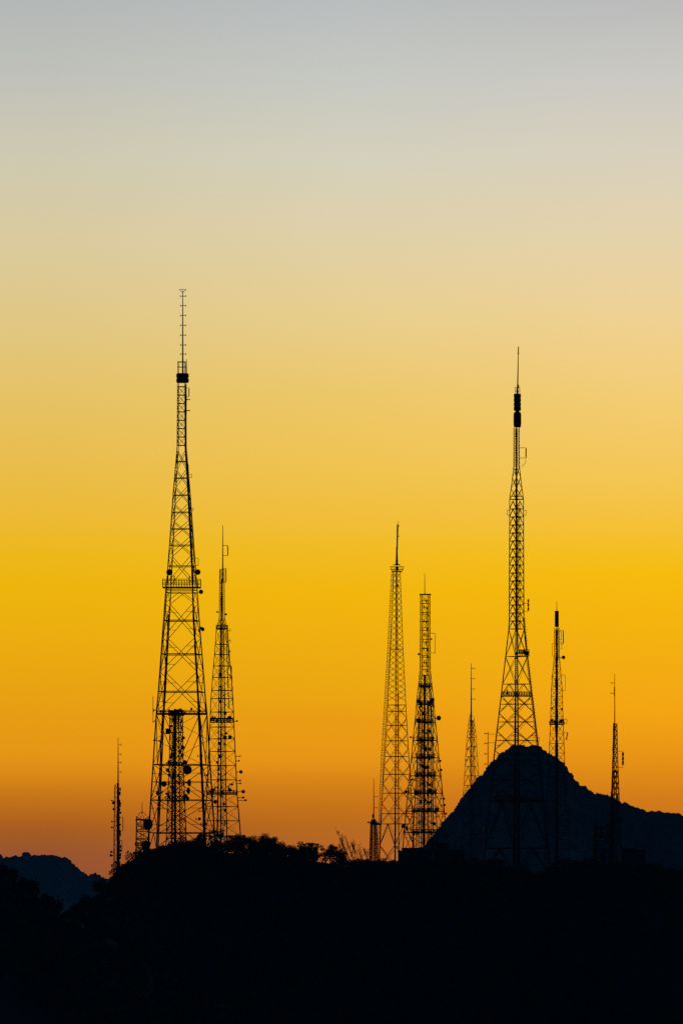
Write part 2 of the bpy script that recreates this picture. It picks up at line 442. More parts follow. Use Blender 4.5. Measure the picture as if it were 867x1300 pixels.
    def platform(self, py, hw, rail=0, thick=1.4, posts=9, over=0, t=.6, x=0):
        m = MB(); c = self.L(self.axis + x, py)
        m.box((c.x, c.y, c.z), (2 * hw * self.s, 2 * hw * self.s * .8, thick * self.s))
        o = part('platform', m, 'dark', self.root)
        if rail:
            r_ = MB()
            for sy in (-.8, .8):
                for f in (.5, 1.0):
                    a = self.L(self.axis + x - hw, py - rail * f, sy * hw); b = self.L(self.axis + x + hw, py - rail * f, sy * hw); r_.bar(a, b, t * self.s)
                for i in range(posts):
                    xx = self.axis + x - hw + 2 * hw * i / (posts - 1)
                    r_.bar(self.L(xx, py, sy * hw), self.L(xx, py - rail, sy * hw), t * self.s)
            for sx in (-1, 1):
                for f in (.5, 1.0):
                    r_.bar(self.L(self.axis + x + sx * hw, py - rail * f, -.8 * hw), self.L(self.axis + x + sx * hw, py - rail * f, .8 * hw), t * self.s)
            part('railing', r_, 'steel', o)
        return o
    def clutter(self, ys, hw, n, seed=0, big=.3):
        rd = random.Random(seed)
        for y in ys:
            for i in range(n):
                x = self.axis + rd.uniform(-hw, hw); r_ = rd.uniform(.8, 1.6)
                if rd.random() < big: self.dish(x, y + rd.uniform(-3, 3), r_ * 1.1, rd.choice((0, 60, 90, -70, 180)), dy=-hw * rd.uniform(.4, 1.0))
                else: self.panel(x, y + rd.uniform(-4, 0), y + rd.uniform(1, 4), r_, dy=-hw * rd.uniform(.2, 1.0), to=x + rd.uniform(-2, 2), arms=1)

def frange(a, b, n): return [a + (b - a) * i / n for i in range(n + 1)]

# --- tallest tower at left
t = Tower('lattice_tower', 'tallest tower, left of centre, four legs tapering to a black drum and ribbed spike', 231, 705,
          [(458,4.9),(486,5.3),(568,5.8),(586,7.3),(628,10.8),(692,15.2),(719,17.2),(788,22),(830,25.3),(878,29),(906,31.6),(971,35.6),(1057,41),(1110,44.5)], 36.4)
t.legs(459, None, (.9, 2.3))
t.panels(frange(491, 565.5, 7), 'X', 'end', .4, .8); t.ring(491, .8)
hs = [565.5, 586, 607, 628.8, 650.6, 671.6, 692.6, 719]
nodes = [572] + [(hs[i] + hs[i + 1]) / 2 for i in range(1, len(hs) - 1)] + [741]
for i in range(len(nodes) - 1):
    t.panels([nodes[i], nodes[i + 1]], 'X', None, .7); t.ring(hs[i + 1], .9)
for y in (749, 752.5): t.ring(y, .8)
big = [752.5, 766, 810, 853.5, 904]
for i, y in zip(range(1, 4), (788, 830.7, 878.3)):
    t.panels([big[i], big[i + 1]], 'X', None, .75); t.ring(y, 1.15); t.sub_braces([big[i], big[i + 1]], .5)
t.panels([752.5, 766], 'V', None, .6)
t.panels([907, 971], 'A', 'end', .9, 1.2); t.panels([971, 1016, 1057.5], 'X', 'end', .8, 1.0); t.sub_braces([971, 1016, 1057.5], .5); t.panels([1057.5, 1085], 'V', None, .9); t.ring(993, .7); t.ring(1078, .8)
t.panels([907, 939, 971], 'Z', None, .5)
t.platform(746, 24, 10, .7, 15)
t.platform(906.5, 31.5, 4, 1.1, 13)
for x0, x1 in ((199, 262),): 
    for i in range(9): t.unit(204 + i * 6.6 + random.uniform(-2, 2), 904 + random.uniform(-3, 2.5), random.uniform(1.5, 3.6), random.uniform(2, 5), -20)
for x in (214, 222, 241, 246): t.panel(x, 733 - random.random() * 3, 742, 1.3, -19, to=x, arms=1)
m_ = t.mast(232.3, 476, 370, 2.2, 1.0, 'spire')
for y in (376, 388, 400.5, 413, 425.5, 438, 449.5):
    t.dipoles(m_, 232.3, [y], 4.2, 1.3, .7); t.dipoles(m_, 232.3, [y], -3.2, 1.3, .7)
mm = MB()
for e in (-4.5, 0, 4.5): mm.bar(t.L(232.3, 371.5), t.L(232.3 + e, 367.3), .6 * t.s)
mm.bar(t.L(227.8, 367.3), t.L(236.8, 367.3), .5 * t.s); part('lightning_rod', mm, 'steel', m_)
t.ring(459.5, .9); t.ring(466, .6)
t.mast(237, 474, 456, 1.2, .8, 'pole')
t.drum(232, 474, 486, 8, 2)
t.cable(236.6, 488, 236.2, 565, 2.0, -3); t.cable(236.5, 565, 243.5, 690, 2.2, -4); t.cable(243.5, 690, 246, 780, 2.4, -6); t.cable(246, 780, 253, 906, 2.6, -8); t.cable(253, 906, 261, 1080, 3.2, -8)
t.cable(214.5, 780, 207.5, 906, 1.8, -8); t.ladder(212, 746, 200.5, 904, 2.4, -12, 2.4)
t.cable(207, 906, 199, 1080, 2.0, -8)
t.ladder(238.5, 590, 247, 735, 2.0, -9, 2.2)
t.dish(215.7, 727, 4.0, 180, -14); t.dish(251.5, 727, 3.7, 0, -14); t.dish(255.5, 751.5, 2.9, 0, -3); t.dish(257.6, 799, 2.6, 40, -3); t.unit(255.6, 797.5, 2.4, 3.6)
t.dish(200.5, 1007, 2.6, 50, -20); t.dish(202, 1022, 1.8, 0, -20)
t.panel(240.2, 493, 503, 1.2, 0, 236.5); t.loop(237, 241.5, 507, 507.6); t.loop(237, 241.5, 521, 521.6)
t.loop(240.8, 243.6, 602, 606); t.loop(243, 245.5, 645, 648); t.loop(247.8, 252, 708.5, 718)
v = t.mast(194.6, 884, 918, .8, .7, 'whip_antenna'); t.loop(199, 194.6, 901, 902); t.loop(199, 194.6, 915, 916); t.panel(195, 900, 904, 1.6, 0, 199, 1)
t.mast(261.2, 906, 893, 1.1, .8, 'whip_antenna', 0); t.unit(261.5, 900, 2.4, 8)
for (x, y, r_) in ((257, 960, 1.5), (263, 985, 1.5), (196, 940, 1.2), (259, 1030, 1.6), (262, 1046, 1.8), (254, 1040, 2.0)): t.dish(x, y, r_, random.choice((0, 60, 90)))
t.done()

# --- dish-laden mast standing between the legs of the tallest tower
t = Tower('microwave_mast', 'short column crowded with dishes, seen between the legs of the tallest tower', 224, 735,
          [(900,8.2),(960,8.6),(1016,11.0),(1090,13.6)], 70)
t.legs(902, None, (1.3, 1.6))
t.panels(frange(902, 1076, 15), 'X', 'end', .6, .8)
t.cable(222.8, 900, 222.8, 1086, 3.8, -3); t.ladder(228.5, 905, 231, 1075, 2.2, -8, 2.6); t.cable(219.5, 930, 218, 1080, 1.6, -4)
t.platform(908, 10, 6, 1.4, 7); t.platform(930, 9.5, 0, 1.0); t.platform(972, 12, 4, 1.0, 7); t.platform(1016, 13, 5, 1.0, 7)
for (x, y, r_, yw) in ((233.5, 937, 2.1, 40), (232.2, 949, 2.7, 0), (230, 954, 1.6, 0), (235.3, 968, 3.0, 0), (238, 977.5, 6.0, 12), (215.3, 968, 3.0, 50), (213.5, 978, 2.6, 0), (208.7, 995.5, 3.7, 30),
                       (240.6, 994, 4.4, 70), (239.6, 1004, 4.4, 75), (236, 1011, 3.0, 0), (239, 1014, 2.4, 50), (214.5, 1012, 2.4, 60), (212, 1008, 1.6, 0), (217, 962, 1.6, 0), (232, 916, 2.0, 90), (231.5, 924, 2.2, 60), (217.5, 922, 1.6, 0)):
    t.dish(x, y, r_, yw, dy=-9)
t.unit(213.8, 928.5, 6.2, 7.2, -6); t.unit(226, 903, 4, 5); t.unit(219, 904, 4.5, 5); t.unit(231.5, 904, 3, 6)
for i in range(12): t.panel(216 + random.random() * 16, 906 + i * 1.1, 914 + i * 1.2, 1.3, -9, 224, 1)
t.clutter([940, 958, 970, 985, 1000, 1014], 10, 4, 5, .5)
t.done()

# --- slim tower beside it
t = Tower('lattice_tower', 'slim tower with crowded right side directly right of the tallest tower', 282, 750,
          [(721,3.0),(785,3.4),(799,7.4),(818,8.4),(845,10.7),(887,14.0),(923,15.4),(1008,19.2),(1065,24.0),(1100,27)], 76)
t.legs(722, None, (.7, 1.9))
t.panels(frange(722, 785, 9), 'X', 'end', .35, .5); t.panels([785, 799], 'X', 'end', .6, .8)
lv = [799, 818, 831, 845.5, 860, 876.5, 887, 904, 923, 938, 954, 972, 990, 1008, 1024, 1042, 1062]
t.panels(lv, 'X', 'end', .42, .75)
t.cable(281.6, 735, 280.6, 1076, 2.2, -2); t.ladder(284.2, 790, 284, 1060, 1.8, -5, 3.0, .4); t.cable(287.4, 800, 291, 900, 1.3, -4); t.cable(278.4, 850, 277.4, 1070, .8, -4)
m_ = t.mast(283, 740, 667, 2.0, .7, 'spire')
t.panel(289.4, 693, 705, 1.3, 0, 283.2)
t.panel(287, 722, 739, 1.2, 0, 283); t.panel(279.4, 724, 740, .8, -2, 282)
t.platform(798, 7.4, 4, 1.1, 5)
for (x, y, r_) in ((276, 777, 1.3), (287.2, 780, 1.4), (279.6, 856.5, 1.9), (280, 872, 1.3), (280, 891, 2.0), (284, 883, 1.2)): t.dish(x, y, r_, random.choice((0, 40)))
ar = t.mast(289, 797, 850, 1.0, 1.0, 'antenna_pole', -2, px1=291)
t.dipoles(ar, 289.8, (800, 813.5, 827, 841), 3, 2, .7)
for i, y in enumerate((846, 858, 871, 884)): t.panel(294 + i * .6, y, y + 10, 1.2, 0, 290.5 + i)
for (x, y, r_, yw) in ((270, 911, 2.0, 60), (268.5, 914, 1.4, 0), (286, 906, 2.2, 30), (292.5, 911, 2.0, 0), (301, 915.5, 1.3, 0), (286, 936, 2.4, 0), (292.5, 936, 2.3, 20), (278.5, 944, 2.0, 0), (285, 945, 1.5, 50), (280, 960.5, 2.7, 0),
                   (276, 968, 1.8, 40), (306, 980, 2.3, 0), (303.5, 966, 1.2, 0), (305, 960, 1.0, 0), (309, 1005, 2.4, 15), (309, 1012.5, 1.6, 0), (312, 1016, 1.5, 0), (305, 991, 1.3, 0), (270, 1003.5, 2.6, 40), (273.6, 1018, 2.5, 10),
                   (285, 1021, 1.8, 0), (286, 1029, 2.2, 60), (278, 983, 1.6, 0), (287, 983, 1.3, 0), (292, 1003, 2.4, 10), (295, 996, 1.6, 0), (305.5, 994.5, 1.2, 0), (283, 1007, 2.6, 70), (277, 1000, 1.6, 0)):
    t.dish(x, y, r_, yw)
t.platform(912, 15, 0, .9); t.platform(1008, 19.5, 4, 1.5, 9); t.platform(917, 14, 4, .8, 8)
t.clutter([914, 1000, 1010], 12, 5, 8); t.clutter([930, 950, 975, 990, 1028, 1045], 7, 4, 9, .5)
t.done()

# --- small mast far left
t = Tower('lattice_mast', 'small slender mast with comb-like dipole whip standing alone at far left', 148.6, 730, [(994,2.0),(1000,3.0),(1060,3.7),(1130,4.4)], 60)
t.legs(996, None, (.7, .8))
t.panels(frange(997, 1118, 20), 'Z', None, .45)
m_ = t.mast(150.4, 1000, 936, 2.0, .6, 'whip_antenna'); t.dipoles(m_, 150.6, (945.5, 957.5, 968, 980), 4, 1.6, .55)
t.cable(150.2, 994, 150.4, 1120, 3.5, -2)
for (x, y, r_, yw) in ((144.5, 1019.3, 2.0, 0), (144.8, 1027.3, 1.5, 0), (142.4, 1016.5, 1.0, 0), (153.3, 1020.3, 1.3, 0), (153.6, 1032, 1.3, 0), (142.6, 1050.5, 1.2, 0), (142.4, 1043, 1.2, 60), (141.6, 1081.5, 1.5, 40), (141.4, 1086, 1.7, 0), (153, 1047, 1.2, 0), (153, 1056, 1.2, 0), (154, 1080, 1.5, 0), (153, 1089, 1.3, 0)):
    t.dish(x, y, r_, yw, dy=-3)
t.panel(156.4, 1038, 1054, .9, 0, 152)
for i in range(22): t.panel(149 + random.random() * 4.8, 1000 + i * 5.2, 1004 + i * 5.2, 1.7, -3, 150, 1)
t.loop(152, 155.5, 1067, 1078)
t.done()

# --- scaffold cabinet with two drums
t = Tower('scaffold_tower', 'squat square scaffold carrying two big round drums at foot of the tallest tower', 181.5, 712, [(1035,8.4),(1110,9.2)], 50, group=None)
t.legs(1036, None, (.8, 1.0))
t.panels(frange(1037, 1092, 6), 'X', 'end', .5, .8)
for y in (1040, 1049, 1053, 1066, 1071, 1076, 1082): t.ring(y, .7)
t.ladder(181, 1036, 181, 1092, 3.4, -7, 4)
m_ = t.mast(180.8, 1034, 1018, 1.2, .6, 'spike')
mm = MB(); mm.tube([t.L(180.8 + 4.5 * math.cos(a), 1036 - 5 * math.sin(a)) for a in frange(0, math.pi, 8)], .35 * t.s, 5); part('hoop', mm, 'steel', m_)
t.platform(1041, 9.2, 0, 1.0); t.platform(1073.5, 9.4, 4, 1.0, 6)
def shroud(t, px, py, w, h):
    mm = MB(); r_ = h / 2
    mm.lathe([(a * t.s, b * t.s) for a, b in ((r_ * .5, -w / 2), (r_ * .94, -w / 2 + .8), (r_, -w / 2 + 2), (r_, w / 2 - 2), (r_ * .9, w / 2 - .6), (r_ * .4, w / 2))], 20, 'y')
    o = part('drum_dish', mm, 'dish', t.root, True); o.matrix_basis = Matrix.Translation(t.L(px, py, -9)) @ Matrix.Rotation(R(62), 4, 'Z')
    a = MB(); a.bar(t.L(px, py, -9), t.L(px - 3, py, -3), 1.4 * t.s); part('mount_arm', a, 'steel', o).matrix_parent_inverse = o.matrix_basis.inverted()
shroud(t, 188.4, 1046.4, 8.5, 13.4); shroud(t, 185.3, 1074.2, 5.5, 14)
t.done()

# --- triangular-looking diamond lattice tower, centre
t = Tower('lattice_tower', 'slender diamond lattice tower with bird-nest platform and thick rod, right of centre', 503.6, 700,
          [(726,4.4),(824,7.9),(895,11.4),(960,15.2),(1007,18.2),(1046,20.6),(1096,22.6),(1115,23.2)], 83)
t.legs(726, None, (.7, 1.4))
t.panels(frange(727, 890, 22), 'X', None, .4)
lh = [824, 895, 903, 921, 940.5, 960.5, 983, 1007, 1033, 1046]
for y in lh: t.ring(y, .7)
nd = [912, 931, 950.5, 972, 995, 1020, 1046]
t.panels([895, 912], 'X', None, .5); t.panels(nd, 'X', None, .58); t.sub_braces(nd, .35)
t.panels([1046, 1073], 'V', None, .9); t.panels([1073, 1102], 'X', None, .9)
t.ladder(498.3, 727, 493.2, 830, 3.0, -3, 2.2, .5, -1.6); t.ladder(493.2, 830, 485.5, 960, 3.0, -3, 2.2, .5, -2); t.ladder(485.5, 960, 480.5, 1098, 3.0, -3, 2.4, .5, -2)
t.cable(502.8, 727, 503, 824, 1.4, -7); t.cable(502.4, 824, 501.9, 1100, 1.3, -10); t.cable(505.4, 880, 505.8, 1100, 1.2, -9)
m_ = t.mast(503.6, 718, 694, 3.6, 1.7, 'cone_mast'); t.mast(503.9, 700, 666, 1.8, 2.3, 'spire', 0, 8, 504.7); t.mast(504.6, 667, 662, .9, .6, 'tip', 0, 6, 505.2)
t.loop(504.5, 507.5, 667.6, 667.8); t.loop(504.3, 507, 680.6, 680.8)
t.platform(725.6, 6.2, 0, 1.2)
for y, r_ in ((719.5, 8.6), (723, 8.4), (726, 6.6)):
    mm = MB(); mm.tube([t.L(503.9 + r_ * math.cos(a), y, r_ * math.sin(a) * .9) for a in frange(0, 2 * math.pi, 20)], .3 * t.s, 4); part('railing', mm, 'steel', t.root)
mm = MB()
for a in frange(0, 2 * math.pi, 12): mm.bar(t.L(503.9 + 8.6 * math.cos(a), 719.5, 7.7 * math.sin(a)), t.L(503.9 + 6.2 * math.cos(a), 726, 5.6 * math.sin(a)), .45 * t.s)
part('railing_post', mm, 'steel', t.root, kind='stuff')
t.ring(717, 1.0); t.unit(503.8, 722, 4, 5); t.loop(500.5, 507.2, 716.8, 717.2, .9); t.unit(504, 743, 3.6, 2)
for y in frange(735, 815, 8): t.unit(503.2, y, 1.6, 1.6, -6)
t.done()

# --- tower with stacked antenna floors
t = Tower('lattice_tower', 'broad tower packed with floors of antennas, flat top plate and thin whip, beside mountain foot', 539.6, 745,
          [(754,6.2),(850,6.6),(858,7.4),(872,8.8),(886,10.6),(910,12.4),(938,15.5),(962,17.6),(984,20),(1007,22.2),(1030,24.3),(1056,26.8),(1090,29.5)], 29)
t.legs(755, None, (.75, 1.6))
t.panels(frange(755, 857, 9), 'X', 'end', .4, .6)
fl = [857, 872, 894, 917, 940, 962, 985, 1007, 1030, 1057, 1084]
t.panels(fl, 'X', 'end', .6, .9)
for i in range(4, len(fl) - 1): t.sub_braces([fl[i], fl[i + 1]], .4)
t.mast(539, 756, 728, 1.2, .6, 'whip_antenna'); t.platform(754.6, 7.4, 0, 1.2)
t.cable(539, 857, 538, 1086, 3.6, -4); t.cable(541.5, 775, 541.8, 1086, 1.0, -5); t.ladder(534.6, 870, 530, 1080, 2.6, -6, 2.4); t.ladder(545, 870, 549, 1080, 2.4, -6, 2.4)
for x0, x1 in ((531.5, 527.5), (549.5, 550), (533.4, 531.5), (547.5, 547.5)): t.cable(x0, 886, x1, 1086, 1.0, -8)
for x0, x1 in ((535.6, 534.6), (543.4, 544)): t.cable(x0, 890, x1, 1086, 1.9, -5)
for i, y in enumerate(frange(762, 850, 10)): t.platform(y, 3.8, 0, .6); t.unit(541 + (i % 3) * 1.2, y + 2, 1.8, 2.6, -4); t.panel(536 + (i % 2) * 2, y - 2, y + 2, .9, -4, 538, 1)
for y, w in ((872, 7), (894, 9), (917, 9.6), (940, 11), (962, 12), (985, 13.5), (1007, 14), (1030, 16), (1057, 18)):
    t.platform(y, w, 4, 1.9, 11)
t.clutter([894, 917, 940, 962], 10, 9, 21, .35); t.clutter([985, 1007, 1030, 1057], 14, 14, 22, .35); t.clutter([905, 928, 950, 973, 996, 1018], 7, 5, 31, .3); t.clutter([905, 930, 951, 974], 5, 4, 3, .2); t.clutter([996, 1018, 1044, 1068], 10, 6, 4, .25)
for (x, y, r_, yw) in ((549.2, 888.5, 2.3, 0), (556.6, 911.6, 3.1, 20), (530, 890, 2.2, 40), (530.4, 914.6, 2.7, 0), (521, 936, 1.4, 0), (558.5, 966, 1.6, 0), (559.5, 977.5, 1.8, 30), (563.5, 1014, 1.4, 0), (564, 1022, 1.6, 0), (515, 1005, 2.0, 0), (523, 990, 1.5, 0), (528.4, 1007, 3, 20), (545, 1004, 3.2, 0), (524, 1030, 2.4, 30), (555, 1028, 2.6, 40), (511.5, 1049, 2.6, 0), (516, 1052, 1.8, 0), (551, 1046, 2.2, 0), (566, 1033, 1.4, 0)):
    t.dish(x, y, r_, yw)
t.loop(546, 552.2, 804, 829, .6); t.dish(547.6, 811.5, 1.1, 0); t.dish(531.4, 830.5, 1.5, 30)
t.done()

# --- stub mast at the foot of the diamond tower
t = Tower('lattice_mast', 'stubby mast with box head and thin whip at left foot of the diamond lattice tower', 474.4, 690, [(1042,3.9),(1104,6.0)], 62)
t.legs(1042, None, (1.0, 1.2)); t.panels(frange(1043, 1100, 10), 'X', 'end', .6, .8)
m_ = t.mast(474.4, 1042, 988, 1.6, .6, 'whip_antenna'); t.dipoles(m_, 474.5, (1011.5, 1025.5), 5.5, .6, .6)
t.platform(1046.5, 4.6, 3, 1.6, 5); t.unit(474.2, 1043, 6, 6, 0); t.unit(473.4, 1036, 2, 5, 0)
for (x, y, r_) in ((467.6, 1044, 1.2), (480.5, 1046, 1.6), (478.6, 1046, 1.6)): t.dish(x, y, r_)
t.cable(475.4, 1046, 475.4, 1102, 2.2, -2); t.ladder(472, 1046, 471, 1100, 2, -4, 2.4)
t.unit(481.8, 1046.4, 3.4, 2.2, -3)
t.done()

# --- second tallest tower, in front of the mountain
t = Tower('lattice_tower', 'second tallest tower, splayed legs before the mountain, two black cylinders near its tip', 655.4, 690,
          [(542,3.4),(592,3.6),(612,5.8),(634,8.7),(787,9.2),(798,9.8),(833,13.7),(883,19.4),(947,27),(1016,34),(1077,40),(1125,44.5)], 84)
t.legs(543, None, (1.0, 2.2))
t.panels(frange(543, 592, 11), 'X', 'end', .5, .6); t.panels([592, 606, 620, 634], 'X', None, .65); t.ring(634, .9); t.ring(630, .6)
t.panels(frange(636, 798.5, 16), 'V', 'end', .7, .95)
nd = [798.5, 833.5, 868.5]
t.panels(nd, 'X', 'end', .75, .7); t.panels([868.5, 883], 'V', None, .7)
t.panels([883, 905, 928, 952, 978, 1003], 'X', 'mid', .8, .7); t.sub_braces([883, 905, 928, 952, 978, 1003], .45)
t.panels([1003, 1018], 'V', 'end', .8, 1.2); t.panels([1020, 1077], 'V', 'end', 1.4, 1.3); t.panels([1077, 1112], 'V', None, 1.4); t.sub_braces([1020, 1077], .6)
t.platform(883.6, 19.3, 5, 1.0, 13); t.platform(1017, 31, 6, 2.6, 13); t.platform(833, 7.2, 8, 1.0, 6, x=8.6)
for i in range(5): t.unit(659 + i * 2.6, 829 + random.uniform(-1.5, 1.5), 2.2, 5, -8)
t.dish(643.6, 877, 1.6, 90, -14, 643.6); t.unit(643.6, 880.5, 1.6, 4, -14)
t.cable(655.2, 545, 655, 800, 2.4, -6); t.cable(654.2, 800, 653.4, 1110, 1.6, -10); t.cable(656.6, 800, 657, 1110, 1.6, -10); t.ladder(655.4, 800, 655.2, 1105, 2.0, -12, 2.6); t.ladder(658.3, 640, 658.6, 800, 2.2, -7, 2.2)
t.ladder(664.5, 785, 668.5, 833, 2.0, -2, 2.4, .5, 2.6); t.ladder(668.5, 833, 674.4, 883, 2.2, -2, 2.4, .5, 2.8); t.ladder(674.4, 883, 682, 947, 2.4, -2, 2.4, .5, 2.8); t.ladder(682, 947, 697, 1105, 2.6, -2, 2.6, .6, 2.8)
m_ = t.mast(656.6, 500, 442, 2.0, .9, 'spire', 0, 8, 657.7); t.mast(657.6, 450, 440, 1.7, 1.2, 'beacon', 0, 8, 657.8); t.unit(657.2, 490.5, 2.6, 4, 0)
mm = MB()
for dx in (-3, -1, 1, 3): mm.bar(t.L(656.5 + dx, 501, (dx % 2) * 2 - 1), t.L(656.5 + dx, 492, (dx % 2) * 2 - 1), .6 * t.s)
for y in (492, 496.5): mm.bar(t.L(653, y), t.L(660, y), .6 * t.s)
part('top_cage', mm, 'steel', t.root)
t.drum(656.4, 500, 521.5, 4.6, 4); t.drum(656.4, 523.3, 542.5, 4.9, 1); t.drum(656.4, 521, 524, 2.6, 1, 'collar')
t.panel(667.4, 569, 581, 1.5, 0, 659.5)
mm = MB(); mm.tube([t.L(667.2, 583), t.L(667, 586.5), t.L(665.4, 589.5), t.L(661.5, 592.5)], .3 * t.s, 5); part('feeder_cable', mm, 'dark', t.root)
t.loop(647, 643.4, 648, 654, .55); t.loop(664, 667.6, 648, 654, .55)
for y in (760.6, 765.6, 770.8): t.panel(670.3, y, y + 4.4, 2.2, 0, None)
t.loop(664.4, 670.3, 776, 766, .6)
t.loop(675, 684, 936, 942, .5)
ar = t.mast(619.2, 929, 978, 1.0, 1.2, 'antenna_pole', 0)
t.dipoles(ar, 619, (931.3, 943.7, 957, 970), -4.2, 1.4, .8)
mm = MB()
for y in (932, 943): mm.bar(t.L(619.2, y), t.L(655.4 - t.hw(y), y), .5 * t.s)
part('standoff_arm', mm, 'steel', ar)
t.done()

# --- black-cored tower right of the peak
t = Tower('lattice_tower', 'narrow tower with solid black core and cylinder top, right of the mountain peak', 706.4, 720,
          [(796,3.0),(832,3.2),(850,4.8),(874,6.8),(916,8.0),(971,10.2),(1060,14.2),(1120,16)], 84)
t.legs(797, None, (.8, 1.2))
t.panels(frange(797, 833, 6), 'X', 'end', .35, .5); t.panels(frange(833, 918, 10), 'X', 'end', .35, .42); t.panels(frange(919.5, 1090, 14), 'X', 'end', .38, .45)
t.mast(706.4, 778, 763, 1.0, .5, 'whip_antenna'); t.drum(706.4, 775.5, 796, 2.6, 5)
t.cable(706.3, 800, 706.3, 870, 3.0, -1); t.cable(706.3, 835, 706.3, 1108, 3.9, -1); t.ladder(707, 797, 707, 835, 2.2, -3, 2.2)
t.platform(919.6, 9.2, 4, 1.3, 7)
for (x, y, r_, yw) in ((699.6, 914.5, 2.0, 60), (703, 916, 1.6, 0), (711.6, 915.6, 2.0, 0), (714, 914, 1.8, 60), (714.8, 834.6, 2.4, 20), (700.4, 899, 1.2, 0), (713.2, 900, 1.3, 60)): t.dish(x, y, r_, yw)
mm = MB(); mm.tube([t.L(717.2 + 2.3 * math.cos(a), 915.6 + 3 * math.sin(a)) for a in frange(0, 2 * math.pi, 14)], .35 * t.s, 5); mm.bar(t.L(713, 915.6), t.L(715, 915.6), .6 * t.s); part('ring_antenna', mm, 'steel', t.root)
t.panel(714.6, 801, 817, 1.2, 0, 709.5); t.loop(709, 712, 802, 812); t.loop(703, 700.6, 817, 833, .5); t.loop(702, 700.2, 857, 871, .5); t.loop(709.6, 712.6, 815, 824, .5); t.loop(712, 717, 857, 877, .5)
t.panel(719.4, 930, 938.5, 1.2, 0, 715.5, 2, .5, 14)
t.panel(717, 990, 1010, 1.2, 0, 714); t.loop(716, 722, 1020, 1050)
t.done()

# --- small pointed tower left of the mountain
t = Tower('lattice_tower', 'small pointed tower with four-rung comb whip on the left mountain slope line', 598.4, 760,
          [(908,2.0),(913,3.2),(936,6.0),(979,8.7),(1010,10.6),(1060,12.4),(1110,13.6)], 85)
t.legs(908, None, (.55, .9)); t.panels(frange(913, 936, 3), 'X', 'end', .4, .6); t.panels(frange(936, 1095, 13), 'V', 'end', .38, .55)
m_ = t.mast(598, 912, 842, 2.0, .7, 'whip_antenna'); t.dipoles(m_, 598.2, (848.6, 861.6, 874.7, 887.6), 4.4, 1.0, .6)
t.cable(597.3, 906, 597.4, 1100, 1.5, -3); t.ladder(600, 915, 602.5, 1010, 1.6, -3, 2.6)
for (x, y) in ((592.5, 951), (603, 948), (591, 965)): t.dish(x, y, 1.1, 40)
t.done()

# --- far right mast
t = Tower('lattice_mast', 'thin mast with three-block side antenna standing alone at far right', 780.5, 710,
          [(918,2.2),(955,2.9),(1016,5.0),(1060,6.6),(1120,8.4)], 72)
t.legs(918, None, (1.0, 1.4)); t.panels(frange(919, 976, 10), 'Z', None, .8); t.panels(frange(976, 1090, 8), 'X', 'end', .7, .6)
t.cable(778.8, 918, 776.6, 1016, 2.2, -2); t.cable(776.6, 1016, 775.5, 1108, 3.0, -2); t.ladder(776.2, 1005, 774, 1105, 2.4, -3, 2.4)
m_ = t.mast(779.8, 920, 855, 1.5, .6, 'whip_antenna'); t.dipoles(m_, 779.7, (867, 880), -5, .8, .7); t.mast(779.6, 884, 872, 1.5, 1.5, 'sleeve')
for y in (955, 960.6, 966): t.panel(790.2, y, y + 5, 2.6, 0, None)
t.loop(782.6, 790.2, 953.6, 974.4, .5)
t.unit(783, 1013, 2.6, 4, -3); t.dish(771, 1048, 1.8, 20); t.dish(779, 1074, 2.0, 0); t.dish(768.5, 1062, 2.2, 60)
t.platform(1043, 9, 4, 1.2, 6)
t.done()

# --- low antenna frame beside it
t = Tower('antenna_frame', 'low dark antenna frame before the hillside, left of the far right mast', 764, 716, [(1040,10.5),(1120,12)], 35)
t.legs(1044, None, (1.2, 1.6)); t.panels(frange(1046, 1100, 5), 'X', 'end', .7, .9)
for x, y0 in ((753.5, 1036), (757, 1026), (763, 1030), (769, 1033)): t.mast(x, y0, 1060, .6, 1.2, 'whip_antenna', -6)
t.platform(1062, 11.5, 5, 1.4, 6); t.platform(1082, 12, 5, 1.4, 6)
t.dish(757.5, 1073, 2.2, 10); t.dish(760, 1052, 2.2, 60); t.dish(769, 1078, 1.8, 0); t.unit(765, 1090, 8, 10)
t.done()

